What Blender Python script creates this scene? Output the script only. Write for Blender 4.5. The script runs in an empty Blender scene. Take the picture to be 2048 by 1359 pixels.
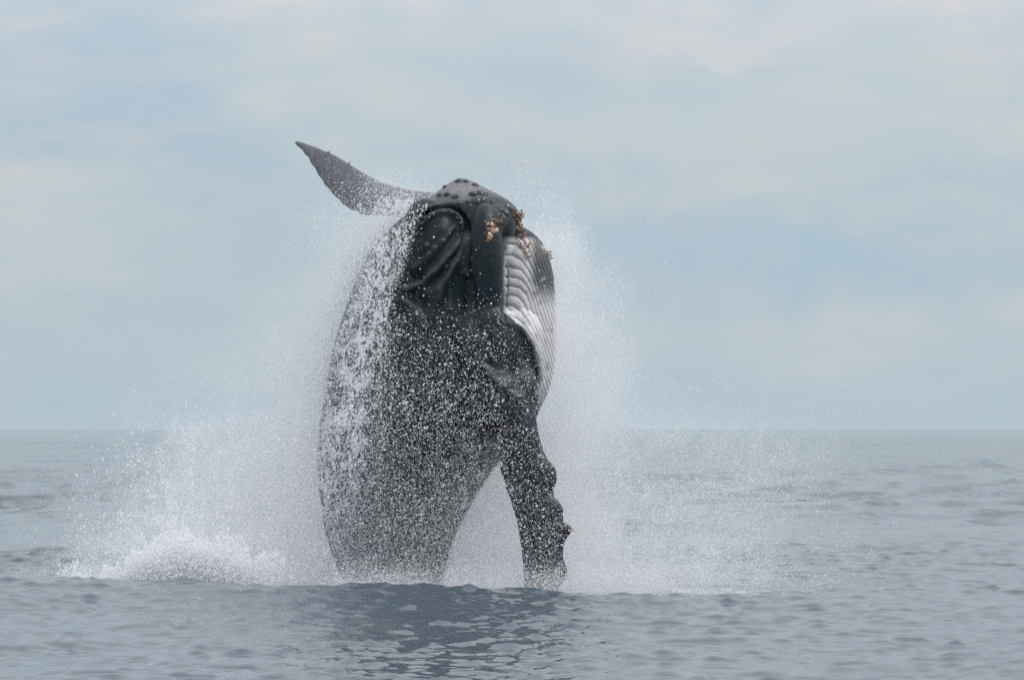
import bpy, bmesh, math
import numpy as np
from mathutils import Vector
from mathutils.bvhtree import BVHTree

rng = np.random.default_rng(7)
scene = bpy.context.scene
C = scene.collection
R = math.radians

# ------------------------------------------------------------------ camera
D0 = 50.0            # metres from the camera to the whale
PPM = 133.0          # photograph pixels per metre at the whale
FPX = D0 * PPM
CAM_H = 2.4
HORIZON = 857.0

cam_d = bpy.data.cameras.new('camera')
cam = bpy.data.objects.new('camera', cam_d)
C.objects.link(cam)
cam_d.sensor_width = 36
cam_d.lens = 36 * FPX / 2048
cam_d.clip_start = 0.5
cam_d.clip_end = 20000
cam.location = (0, -D0, CAM_H)
cam.rotation_euler = (R(90) + math.atan((HORIZON - 679.5) / FPX), 0, 0)
cam_d.dof.use_dof = True
cam_d.dof.focus_distance = D0 - 1
cam_d.dof.aperture_fstop = 18.0
scene.camera = cam

# ------------------------------------------------------------------ sky, sun, exposure
SUN_EL, SUN_AZ = 46.0, 88.0      # azimuth: degrees from straight ahead towards the right
world = bpy.data.worlds.new('World')
scene.world = world
world.use_nodes = True
nt = world.node_tree
nt.nodes.clear()


def N(tree, kind, **kw):
    n = tree.nodes.new(kind)
    for k, v in kw.items():
        setattr(n, k, v)
    return n


def L(tree, a, b):
    tree.links.new(a, b)


def math_node(tree, op, a, b=None, clamp=False):
    n = N(tree, 'ShaderNodeMath', operation=op)
    n.use_clamp = clamp
    for i, v in enumerate((a, b)):
        if v is None:
            continue
        if isinstance(v, (int, float)):
            n.inputs[i].default_value = v
        else:
            L(tree, v, n.inputs[i])
    return n.outputs[0]


def ramp(tree, fac, stops):
    n = N(tree, 'ShaderNodeValToRGB')
    e = n.color_ramp.elements
    while len(e) < len(stops):
        e.new(0.5)
    for el, (p, c) in zip(e, stops):
        el.position = p
        el.color = (*c, 1) if len(c) == 3 else c
    L(tree, fac, n.inputs[0])
    return n.outputs[0]


def mix(tree, fac, a, b, blend='MIX'):
    n = N(tree, 'ShaderNodeMix', data_type='RGBA', blend_type=blend)
    for i, v in ((0, fac), (6, a), (7, b)):
        if isinstance(v, (int, float)):
            n.inputs[i].default_value = v
        elif isinstance(v, tuple):
            n.inputs[i].default_value = (*v, 1)
        else:
            L(tree, v, n.inputs[i])
    return n.outputs[2]


def noise(tree, vec, scale, detail=4, rough=0.5, dist=0.0):
    n = N(tree, 'ShaderNodeTexNoise')
    n.inputs['Scale'].default_value = scale
    n.inputs['Detail'].default_value = detail
    n.inputs['Roughness'].default_value = rough
    n.inputs['Distortion'].default_value = dist
    L(tree, vec, n.inputs['Vector'])
    return n.outputs['Fac']


def mapping(tree, vec, scale=(1, 1, 1), loc=(0, 0, 0), rot=(0, 0, 0)):
    n = N(tree, 'ShaderNodeMapping')
    n.inputs['Scale'].default_value = scale
    n.inputs['Location'].default_value = loc
    n.inputs['Rotation'].default_value = rot
    L(tree, vec, n.inputs['Vector'])
    return n.outputs[0]


def srgb(r, g, b):
    f = lambda c: (c / 255 / 12.92) if c <= 10 else ((c / 255 + 0.055) / 1.055) ** 2.4
    return (f(r), f(g), f(b))


sky = N(nt, 'ShaderNodeTexSky', sky_type='NISHITA')
sky.sun_disc = False
sky.sun_elevation = R(SUN_EL)
sky.sun_rotation = R(SUN_AZ)
sky_scaled = N(nt, 'ShaderNodeVectorMath', operation='SCALE')
L(nt, sky.outputs[0], sky_scaled.inputs[0])
sky_scaled.inputs[3].default_value = 0.075
tc = N(nt, 'ShaderNodeTexCoord').outputs['Generated']
# cloud banks: flattened, soft patches over the whole dome
banks = noise(nt, mapping(nt, tc, (9, 9, 24), (1.9, 0.4, 0.35)), 1.0, 3, 0.5, 0.3)
small = noise(nt, mapping(nt, tc, (26, 26, 60), (3.1, 2.2, 0.0)), 1.0, 4, 0.55, 0.4)
wisps = noise(nt, mapping(nt, tc, (14, 14, 60), (0.3, 5.2, 1.0)), 1.0, 3, 0.5, 0.2)
m = math_node(nt, 'ADD', math_node(nt, 'MULTIPLY', banks, 0.55), math_node(nt, 'MULTIPLY', small, 0.45))
cloud_col = ramp(nt, m, [(0.36, srgb(177, 197, 211)), (0.46, srgb(184, 200, 211)), (0.54, srgb(191, 204, 210)),
                         (0.62, srgb(202, 207, 210))])
hi = ramp(nt, wisps, [(0.56, (0, 0, 0)), (0.70, (1, 1, 1))])
sep = N(nt, 'ShaderNodeSeparateXYZ')
L(nt, tc, sep.inputs[0])
up = ramp(nt, sep.outputs[2], [(0.05, (0, 0, 0)), (0.12, (1, 1, 1))])
cloud_col = mix(nt, math_node(nt, 'MULTIPLY', math_node(nt, 'MULTIPLY', hi, up), 0.7), cloud_col, srgb(209, 207, 209))
low = ramp(nt, sep.outputs[2], [(0.0, (1, 1, 1)), (0.045, (0, 0, 0))])
cloud_col = mix(nt, math_node(nt, 'MULTIPLY', low, 0.55), cloud_col, srgb(180, 200, 213))
wn = N(nt, 'ShaderNodeTexNoise')
wn.inputs['Scale'].default_value = 1.0
wn.inputs['Detail'].default_value = 5
wn.inputs['Roughness'].default_value = 0.6
L(nt, mapping(nt, tc, (22, 22, 40), (4.4, 0.2, 1.3)), wn.inputs['Vector'])
wv_ = N(nt, 'ShaderNodeVectorMath', operation='MULTIPLY_ADD')
L(nt, wn.outputs['Color'], wv_.inputs[0])
wv_.inputs[1].default_value = (0.13, 0, 0.055)
wv_.inputs[2].default_value = (-0.065, 0, -0.0275)
wa_ = N(nt, 'ShaderNodeVectorMath', operation='ADD')
L(nt, tc, wa_.inputs[0])
L(nt, wv_.outputs[0], wa_.inputs[1])
ws_ = N(nt, 'ShaderNodeSeparateXYZ')
L(nt, wa_.outputs[0], ws_.inputs[0])
for bx_, by_, rx_, ry_, col_, k_ in [
        (1650, 520, 560, 75, srgb(172, 196, 213), 0.85), (230, 120, 260, 90, srgb(179, 197, 211), 0.7), (560, 500, 200, 120, srgb(180, 199, 211), 0.6),
        (950, 180, 160, 90, srgb(180, 198, 212), 0.5), (640, -10, 300, 70, srgb(213, 211, 212), 0.95), (1380, 60, 230, 70, srgb(209, 210, 212), 0.95),
        (1900, 20, 260, 80, srgb(211, 210, 212), 0.95), (1000, 60, 240, 60, srgb(200, 207, 211), 0.5), (1550, 220, 380, 90, srgb(194, 206, 210), 0.7),
        (1900, 390, 240, 45, srgb(193, 205, 212), 0.6), (80, 420, 260, 60, srgb(192, 206, 211), 0.6), (150, 640, 300, 40, srgb(190, 202, 208), 0.5),
        (1850, 700, 260, 40, srgb(188, 203, 210), 0.5), (1300, 700, 260, 50, srgb(190, 205, 210), 0.4)]:
    u_ = math_node(nt, 'MULTIPLY', math_node(nt, 'SUBTRACT', ws_.outputs[0], (bx_ - 1024) / FPX), FPX / rx_)
    w_ = math_node(nt, 'MULTIPLY', math_node(nt, 'SUBTRACT', ws_.outputs[2], (HORIZON - by_) / FPX), FPX / ry_)
    q_ = math_node(nt, 'ADD', math_node(nt, 'MULTIPLY', u_, u_), math_node(nt, 'MULTIPLY', w_, w_))
    g_ = math_node(nt, 'MULTIPLY', math_node(nt, 'EXPONENT', math_node(nt, 'MULTIPLY', q_, -1.0)), k_)
    g_ = math_node(nt, 'MULTIPLY', g_, math_node(nt, 'GREATER_THAN', sep.outputs[1], 0.0))
    cloud_col = mix(nt, g_, cloud_col, col_)
# an overcast sky grows brighter towards the zenith
zen = N(nt, 'ShaderNodeFloatCurve')
L(nt, sep.outputs[2], zen.inputs['Value'])
cm = zen.mapping
cv = cm.curves[0].points
cv[0].location = (0.0, 0.34)
cv[1].location = (1.0, 0.92)
for p_ in ((0.09, 0.345), (0.18, 0.43), (0.32, 0.54), (0.6, 0.74)):
    cv.new(*p_)
cm.update()
zs = N(nt, 'ShaderNodeVectorMath', operation='SCALE')
upw = N(nt, 'ShaderNodeMapRange')
L(nt, sep.outputs[2], upw.inputs[0])
upw.inputs[1].default_value = 0.1
upw.inputs[2].default_value = 0.5
L(nt, mix(nt, math_node(nt, 'MULTIPLY', upw.outputs[0], 0.7), cloud_col, (0.56, 0.55, 0.57)), zs.inputs[0])
L(nt, math_node(nt, 'MULTIPLY', zen.outputs[0], 1 / 0.34), zs.inputs[3])
allsky = mix(nt, 0.93, sky_scaled.outputs[0], zs.outputs[0])
bg = N(nt, 'ShaderNodeBackground')
bg.inputs['Strength'].default_value = 1.0
L(nt, allsky, bg.inputs[0])
wo = N(nt, 'ShaderNodeOutputWorld')
L(nt, bg.outputs[0], wo.inputs[0])

sun_d = bpy.data.lights.new('sun', 'SUN')
sun_d.energy = 1.6
sun_d.angle = R(14)
sun_d.color = (1.0, 0.96, 0.92)
sun = bpy.data.objects.new('sun', sun_d)
C.objects.link(sun)
d = Vector((math.cos(R(SUN_EL)) * math.sin(R(SUN_AZ)), math.cos(R(SUN_EL)) * math.cos(R(SUN_AZ)), math.sin(R(SUN_EL))))
sun.rotation_euler = d.to_track_quat('Z', 'Y').to_euler()

vs = scene.view_settings
vs.view_transform = 'Standard'
vs.look = 'None'
vs.exposure = 0
vs.gamma = 1
vs.use_curve_mapping = False
scene.render.engine = 'CYCLES'
cy = scene.cycles
cy.max_bounces = 10
cy.diffuse_bounces = 10
cy.glossy_bounces = 3
cy.transmission_bounces = 3
cy.transparent_max_bounces = 6
cy.use_denoising = DENOISE = False
scene.render.filter_size = 1.5 if hasattr(scene.render, 'filter_size') else 1.5


# ------------------------------------------------------------------ helpers
def WX(px, y=0.0):
    return (np.asarray(px, float) - 1024) / PPM * (D0 + y) / D0


def WZ(py, y=0.0):
    return CAM_H - (np.asarray(py, float) - HORIZON) / PPM * (D0 + y) / D0


def to_px(v):
    """where a world position lies in the working drawing (front elevation seen from the boat)"""
    k = FPX / (v[:, 1] + D0)
    return 1024 + v[:, 0] * k, HORIZON - (v[:, 2] - CAM_H) * k


def tag(o, label=None, category=None, kind=None, group=None):
    for k, v in (('label', label), ('category', category), ('kind', kind), ('group', group)):
        if v:
            o[k] = v
    return o


_perm = np.random.default_rng(3).random((512, 512)) * 2 - 1


def vnoise(x, y, seed=0):
    x = np.asarray(x, float) + seed * 17.31
    y = np.asarray(y, float) + seed * 9.77
    xi, yi = np.floor(x).astype(int), np.floor(y).astype(int)
    u, v = x - xi, y - yi
    u, v = u * u * (3 - 2 * u), v * v * (3 - 2 * v)
    g = lambda i, j: _perm[(xi + i) & 511, (yi + j) & 511]
    return (g(0, 0) * (1 - u) + g(1, 0) * u) * (1 - v) + (g(0, 1) * (1 - u) + g(1, 1) * u) * v


def fbm(x, y, octaves=4, seed=0, gain=0.5):
    s, a, t = 0.0, 1.0, 0.0
    for i in range(octaves):
        c, sn = math.cos(i * 1.1), math.sin(i * 1.1)
        s = s + a * vnoise((x * c - y * sn) * 2 ** i, (x * sn + y * c) * 2 ** i, seed + i)
        t += a
        a *= gain
    return s / t


def smooth(e0, e1, x):
    t = np.clip((x - e0) / (e1 - e0), 0, 1)
    return t * t * (3 - 2 * t)


def new_mesh(name, verts, faces, mat=None, parent=None, shade=True):
    me = bpy.data.meshes.new(name)
    verts = np.ascontiguousarray(verts, dtype=np.float32)
    faces = np.ascontiguousarray(faces, dtype=np.int32)
    me.vertices.add(len(verts))
    me.vertices.foreach_set('co', verts.ravel())
    if len(faces):
        n = faces.shape[1]
        me.loops.add(faces.size)
        me.loops.foreach_set('vertex_index', faces.ravel())
        me.polygons.add(len(faces))
        me.polygons.foreach_set('loop_start', np.arange(0, faces.size, n, dtype=np.int32))
        me.polygons.foreach_set('loop_total', np.full(len(faces), n, dtype=np.int32))
        me.update(calc_edges=True)
        me.polygons.foreach_set('use_smooth', np.full(len(faces), shade))
    me.update()
    o = bpy.data.objects.new(name, me)
    C.objects.link(o)
    if mat:
        me.materials.append(mat)
    if parent:
        o.parent = parent
    return o


def material(name):
    mt = bpy.data.materials.new(name)
    mt.use_nodes = True
    t = mt.node_tree
    b = t.nodes['Principled BSDF']
    return mt, t, b


# ------------------------------------------------------------------ sea
WAVES = []      # length, heading, height, phase
wr = np.random.default_rng(21)
for i in range(150):
    lam = 0.23 * (24.0 / 0.23) ** (((i + wr.random()) / 150) ** 1.25)
    th = wr.normal(0, 0.62) + R(-84) if lam < 1.4 else wr.normal(0, 0.6) + R(-80) if lam < 6 else wr.normal(0, 0.35) + R(-80)
    slope = 0.0350 if lam < 0.6 else (0.0120 if lam < 1.6 else (0.0095 if lam < 5 else 0.0070))
    WAVES.append((lam, th, slope * lam / (2 * math.pi) * (0.6 + 0.8 * wr.random()), wr.random() * 2 * math.pi))

# swells that can be told apart in the photograph: px, py on the sea, half length px, height m, half width m
SWELLS = [(120, 952, 260, 0.55, 5.0), (330, 944, 140, 0.5, 5.0), (20, 1012, 120, 0.25, 2.2),
          (150, 1016, 90, 0.16, 2.0), (1640, 1028, 330, 0.26, 3.0), (1560, 1052, 180, 0.16, 1.8),
          (1840, 1050, 200, 0.14, 1.6), (1900, 905, 230, 0.6, 9.0), (1250, 1000, 300, 0.18, 3),
          (640, 1308, 260, 0.045, 0.8), (120, 1345, 160, 0.03, 0.5), (1700, 1150, 260, 0.10, 1.0)]


def sea_height(x, y, sp):
    """height, sideways shift of the sea at x, y; waves finer than the mesh (spacing sp) fade out"""
    z = np.zeros_like(x)
    zs = np.zeros_like(x)
    zm = np.zeros_like(x)
    vs_, vm_ = 1e-9, 1e-9
    dx = np.zeros_like(x)
    dy = np.zeros_like(x)
    dist = y + D0
    gust = 0.45 + 1.3 * smooth(-0.3, 0.6, fbm(x * 0.5, y * 0.3, 4, 5, 0.6))
    far = 1 + 2.3 * smooth(6, 75, dist - D0)
    cat = 0.78 + 0.5 * smooth(-0.4, 0.5, fbm(x * 0.35 + 7, y * 0.2, 4, 25, 0.6))
    for lam, th, a, ph in WAVES:
        k = 2 * math.pi / lam
        c, s = math.cos(th), math.sin(th)
        f = smooth(2.0, 4.0, lam / sp)
        p = k * (x * c + y * s) + ph
        aa = a * f * (cat if lam < 1.4 else (gust * far if lam < 4 else 1 + 0.25 * (far - 1)))
        if lam < 1.4:
            zs += aa * np.cos(p)
            vs_ += a * a / 2
        elif lam < 8:
            zm += aa * np.cos(p)
            vm_ += a * a / 2
        else:
            z += aa * np.cos(p)
        q = 0.75 * aa * np.sin(p)
        dx -= q * c
        dy -= q * s
    near = np.exp(-((y + 1.5) / 6.0) ** 2) * (np.abs(x) < 30)
    z *= 1 - 0.5 * near
    zm *= 1 - 0.35 * near
    # wind ripples: flat troughs between peaked crests
    vs_, vm_ = vs_ ** 0.5, vm_ ** 0.5
    z += vs_ * 6.0 * (np.exp(np.clip(0.16 * zs / vs_, -4, 1.2)) - 1)
    z += vm_ * 3.0 * (np.exp(np.clip(0.32 * zm / vm_, -4, 1.2)) - 1)
    for px, py, hl, h, w in SWELLS:
        dd = CAM_H * FPX / (py - HORIZON)
        cx = (px - 1024) * dd / FPX
        lx = hl * dd / FPX
        u = (x - cx) / lx
        yc = dd - D0 + 0.10 * (x - cx) * math.sin(px) + 0.4 * np.sin(x / lx * 2 + px)
        z += (1.3 if py > 1000 else 0.9) * h * np.exp(-u * u) * np.exp(-((y - yc) / w) ** 2)
    # the low crest that passes in front of the whale
    pxx = 1024 + x * PPM
    A = np.interp(pxx, [-2500, 0, 420, 700, 1050, 1560, 1750, 2300, 4000], [0.24, 0.30, 0.28, 0.19, 0.075, 0.05, 0.02, 0.0, 0.0])
    yc = -4.0 + 0.15 * np.sin(x * 0.9)
    t = (y - yc)
    wv = np.where(t < 0, 1.9, 1.0)
    z += A * np.exp(-(t / wv) ** 2)
    # the steeper lip of that crest, which mirrors the whale
    e = smooth(690, 760, pxx) * (1 - smooth(1060, 1190, pxx))
    t2 = y - (-4.35 + 0.12 * np.sin(x * 2.3))
    w2 = np.where(t2 < 0, 0.34, 0.8)
    z += e * 0.05 * np.exp(-(t2 / w2) ** 2)
    # churned water round the whale
    rr = np.sqrt(((x + 1.5) / 7.5) ** 2 + ((y - 1.0) / 3.0) ** 2)
    z += 0.09 * fbm(x * 1.5, y * 1.5, 4, 9) * np.exp(-rr ** 2) * (y > -3.2)
    return z, dx, dy


def build_sea():
    core = np.linspace(-0.185, 0.185, 860)
    side = 0.185 * (math.pi / 0.185) ** np.linspace(0, 1, 70)[1:]
    ang = np.concatenate([-side[::-1], core, side])
    ang = ang[:-1]
    r1 = np.geomspace(2.5, 29, 40)[:-1]
    r2 = np.arange(29, 60, 0.068)
    steps, r, st = [], 60.0, 0.068
    while r < 9000:
        steps.append(r)
        st = max(st * 1.0075, 0.068)
        r += min(st, r * 0.02 + 0.1)
    rad = np.concatenate([r1, r2, steps, [14000]])
    Rr, A = np.meshgrid(rad, ang, indexing='ij')
    spr = np.gradient(rad)[:, None] * np.ones_like(A)
    spa = np.abs(np.gradient(ang))[None, :] * Rr
    x = Rr * np.sin(A)
    y = Rr * np.cos(A) - D0
    sp = np.maximum(spr, spa * 0.6)
    z, dx, dy = sea_height(x, y, np.maximum(sp, 0.06))
    fade = (Rr < 5000)
    z *= fade
    v = np.stack([x + dx, y + dy, z], -1).reshape(-1, 3)
    nr, na = A.shape
    i = np.arange(nr - 1)[:, None] * na + np.arange(na - 1)[None, :]
    f1 = np.stack([i, i + na, i + na + 1, i + 1], -1).reshape(-1, 4)
    j = np.arange(nr - 1) * na
    f2 = np.stack([j + na - 1, j + 2 * na - 1, j + na, j], -1)
    faces = np.concatenate([f1, f2])[:, ::-1]
    # bottom disc under the viewer
    mt, t, b = material('sea_water')
    geo = N(t, 'ShaderNodeNewGeometry')
    pos = geo.outputs['Position']
    n1 = noise(t, mapping(t, pos, (1, 0.8, 1)), 7.0, 5, 0.6, 0.4)
    n2 = noise(t, mapping(t, pos, (0.7, 0.5, 1)), 2.1, 3, 0.5, 0.3)
    n3 = noise(t, mapping(t, pos, (1.1, 0.36, 1)), 1.0, 4, 0.6, 0.3)
    n4 = noise(t, mapping(t, pos, (0.30, 0.07, 1), (3, 5, 0)), 1.0, 3, 0.6, 0.3)
    hgt = math_node(t, 'ADD', math_node(t, 'MULTIPLY', n1, 0.012), math_node(t, 'MULTIPLY', n2, 0.03))
    far_ = N(t, 'ShaderNodeVectorMath', operation='LENGTH')
    L(t, pos, far_.inputs[0])
    fr_ = N(t, 'ShaderNodeMapRange')
    L(t, far_.outputs['Value'], fr_.inputs[0])
    fr_.inputs[1].default_value = 12
    fr_.inputs[2].default_value = 50
    fr_.inputs[3].default_value = 0.35
    fr_.inputs[4].default_value = 1.0
    hgt = math_node(t, 'ADD', hgt, math_node(t, 'MULTIPLY', math_node(t, 'MULTIPLY', n3, 1.1), fr_.outputs[0]))
    hgt = math_node(t, 'ADD', hgt, math_node(t, 'MULTIPLY', math_node(t, 'MULTIPLY', n4, 3.5), fr_.outputs[0]))
    bp = N(t, 'ShaderNodeBump')
    bp.inputs['Strength'].default_value = 0.15
    bp.inputs['Distance'].default_value = 1.0
    L(t, hgt, bp.inputs['Height'])
    L(t, bp.outputs[0], b.inputs['Normal'])
    at = N(t, 'ShaderNodeAttribute', attribute_name='foam')
    fn = noise(t, mapping(t, pos, (1, 0.45, 1)), 3.2, 6, 0.65, 0.6)
    fm = math_node(t, 'ADD', math_node(t, 'MULTIPLY', at.outputs['Fac'], 1.2), math_node(t, 'SUBTRACT', fn, 0.85))
    fmask = ramp(t, fm, [(0.0, (0, 0, 0)), (0.5, (1, 1, 1))])
    col = mix(t, fmask, (0.065, 0.088, 0.11), (0.74, 0.76, 0.78))
    L(t, col, b.inputs['Base Color'])
    b.inputs['IOR'].default_value = 1.5
    rg = math_node(t, 'ADD', math_node(t, 'MULTIPLY', fmask, 0.5), 0.09)
    L(t, rg, b.inputs['Roughness'])
    o = new_mesh('sea', v, faces, mt)
    px, py = 1024 + x * PPM, y
    foam = (np.exp(-((x + 1.2) / 6.2) ** 2 - ((y - 0.9) / 2.4) ** 2) * (y > -3.0) * 0.5
            + np.exp(-((x + 4.8) / 2.6) ** 2 - ((y + 0.2) / 1.5) ** 2) * 0.9
            + 0.33 * np.exp(-((x - 8.5) / 4.2) ** 2 - ((y - 46) / 6) ** 2)
            + 0.2 * np.exp(-((x - 2.6) / 2.2) ** 2 - ((y + 0.2) / 1.4) ** 2))
    a = o.data.attributes.new('foam', 'FLOAT', 'POINT')
    a.data.foreach_set('value', np.clip(foam, 0, 1).astype(np.float32).ravel())
    tag(o, 'grey blue choppy sea with low swells reaching the horizon', 'sea', 'structure')
    return o


build_sea()

# ------------------------------------------------------------------ whale
# silhouette of the trunk: height in the drawing, left edge, right edge, depth ratio, middle in depth
TRUNK = [(357, 917, 930, 0.9, -0.30), (363, 905, 944, 0.9, -0.30), (372, 892, 960, 0.95, -0.30), (385, 876, 985, 0.95, -0.30),
         (400, 855, 1015, 0.95, -0.30), (415, 832, 1036, 0.93, -0.28), (440, 800, 1040, 0.93, -0.25), (470, 768, 1036, 0.93, -0.22),
         (500, 742, 1022, 0.95, -0.20), (560, 712, 1014, 1.0, -0.15), (620, 690, 1018, 1.0, -0.10), (680, 670, 1035, 1.0, -0.05),
         (750, 655, 1060, 0.98, 0), (800, 648, 1070, 0.96, 0), (850, 638, 1045, 0.95, 0), (900, 633, 1015, 0.95, 0),
         (950, 632, 982, 0.95, 0), (1000, 638, 948, 0.95, 0), (1050, 643, 922, 0.95, 0), (1100, 658, 903, 0.95, 0),
         (1150, 677, 892, 0.95, 0), (1200, 702, 885, 0.95, 0), (1290, 715, 872, 0.95, 0), (1330, 735, 852, 0.95, 0)]
THROAT = [(446, 1010, 1030, 0.9, 0.05), (460, 985, 1062, 0.9, 0.05), (480, 965, 1083, 0.9, 0.05), (510, 950, 1099, 0.9, 0.05), (560, 930, 1109, 0.9, 0.05),
          (620, 915, 1113, 0.9, 0.05), (680, 905, 1114, 0.9, 0.05), (730, 900, 1111, 0.9, 0.05), (780, 900, 1099, 0.9, 0.05),
          (820, 905, 1080, 0.9, 0.05), (860, 915, 1050, 0.9, 0.05), (900, 930, 1010, 0.9, 0.05), (920, 950, 990, 0.9, 0.05)]


def densify(tab, n):
    tab = np.array(tab, float)
    t = np.linspace(0, 1, n)
    z = tab[0, 0] + (tab[-1, 0] - tab[0, 0]) * (t ** 1.25)
    out = [z]
    for c in range(1, tab.shape[1]):
        v = np.interp(z, tab[:, 0], tab[:, c])
        out.append(v)
    o = np.stack(out, 1)
    for _ in range(2):
        o[1:-1, 1:] = 0.25 * o[:-2, 1:] + 0.5 * o[1:-1, 1:] + 0.25 * o[2:, 1:]
    return o


def loft_z(tab, n=90, seg=72, expo=2.0):
    d_ = densify(tab, n)
    th = np.linspace(0, 2 * math.pi, seg, endpoint=False)
    rings = []
    for py, l, r, dr, cy_ in d_:
        a = (r - l) / 2 / PPM
        cx = ((l + r) / 2 - 1024) / PPM
        z = CAM_H - (py - HORIZON) / PPM
        c, s = np.cos(th), np.sin(th)
        ex = 2 / expo
        rings.append(np.stack([cx + a * np.sign(c) * np.abs(c) ** ex, cy_ + a * dr * np.sign(s) * np.abs(s) ** ex, np.full(seg, z)], 1))
    return rings_mesh(np.array(rings))


def rings_mesh(rings):
    n, seg, _ = rings.shape
    v = rings.reshape(-1, 3)
    i = np.arange(n - 1)[:, None] * seg
    j = np.arange(seg)[None, :]
    k = (j + 1) % seg
    f = np.stack([i + j, i + seg + j, i + seg + k, i + k], -1).reshape(-1, 4)
    tris = np.concatenate([f[:, [0, 1, 2]], f[:, [0, 2, 3]]])
    c0, c1 = len(v), len(v) + 1
    v = np.concatenate([v, [rings[0].mean(0)], [rings[-1].mean(0)]])
    jj, kk = np.arange(seg), (np.arange(seg) + 1) % seg
    top = np.stack([np.full(seg, c0), jj, kk], 1)
    bot = np.stack([np.full(seg, c1), (n - 1) * seg + kk, (n - 1) * seg + jj], 1)
    return v, np.concatenate([tris, top, bot])


def ellipsoid(px, py, y, rx, ry, rz, rot=0.0):
    """centre in the drawing, radii in metres, rot in degrees in the picture plane"""
    a = np.linspace(0.02, math.pi - 0.02, 26)
    th = np.linspace(0, 2 * math.pi, 36, endpoint=False)
    A, T = np.meshgrid(a, th, indexing='ij')
    x = rx * np.sin(A) * np.cos(T)
    yy = ry * np.sin(A) * np.sin(T)
    z = rz * np.cos(A)
    c, s = math.cos(R(rot)), math.sin(R(rot))
    X = x * c - z * s + float(WX(px, y))
    Z = x * s + z * c + float(WZ(py, y))
    return rings_mesh(np.stack([X, yy + y, Z], -1))


def blade(left, right, thick, ycen, n=120, seg=40, axis='z'):
    """a flipper: two edges given as polylines in the drawing, lens section"""
    left, right = np.array(left, float), np.array(right, float)
    if axis == 'z':
        t = np.linspace(left[0, 1], left[-1, 1], n)
        l = np.interp(t, left[:, 1], left[:, 0])
        r = np.interp(t, right[:, 1], right[:, 0])
    else:
        t = np.linspace(left[0, 0], left[-1, 0], n)
        l = np.interp(t, left[:, 0], left[:, 1])
        r = np.interp(t, right[:, 0], right[:, 1])
    u = np.linspace(0, 1, n)
    th = np.linspace(0, 2 * math.pi, seg, endpoint=False)
    rings = []
    for i in range(n):
        y = np.interp(u[i], ycen[0], ycen[1])
        w = np.interp(u[i], thick[0], thick[1])
        c, s = np.cos(th), np.sin(th)
        m_ = (l[i] + r[i]) / 2 + (r[i] - l[i]) / 2 * c
        yo = y + w * s * (0.55 + 0.45 * np.abs(s))
        if axis == 'z':
            rings.append(np.stack([WX(m_, y), yo, WZ(np.full(seg, t[i]), y)], 1))
        else:
            rings.append(np.stack([WX(np.full(seg, t[i]), y), yo, WZ(m_, y)], 1))
    return rings_mesh(np.array(rings))


NEAR_L = [(930, 740), (950, 790), (978, 830), (994, 860), (996, 900), (1000, 935), (1010, 970), (1022, 1003), (1033, 1040), (1040, 1075), (1044, 1110),
          (1046, 1140), (1047, 1180), (1049, 1215), (1053, 1240)]
NEAR_R = [(1040, 740), (1063, 790), (1073, 830), (1080, 870), (1090, 905), (1099, 922), (1111, 933), (1115, 945), (1114, 962), (1107, 978), (1109, 992), (1120, 1004),
          (1127, 1016), (1128, 1036), (1126, 1044), (1140, 1049), (1144, 1056), (1142, 1066), (1132, 1078), (1127, 1094), (1126, 1116), (1132, 1128), (1136, 1142),
          (1130, 1156), (1121, 1172), (1116, 1215), (1110, 1240)]
FAR_T = [(588, 283), (593, 279), (604, 282), (630, 291), (650, 300), (657, 302), (680, 314), (700, 327), (722, 341), (742, 353), (765, 364), (790, 371), (830, 377),
         (870, 383), (920, 392), (950, 400)]
FAR_B = [(588, 286), (594, 293), (603, 299), (608, 309), (615, 313), (622, 330), (628, 334), (636, 351), (643, 358), (649, 372), (658, 379), (665, 390), (680, 401), (684, 408), (700, 419), (712, 422), (722, 430), (745, 432), (775, 432),
         (805, 431), (850, 428), (900, 440), (950, 450)]


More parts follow.
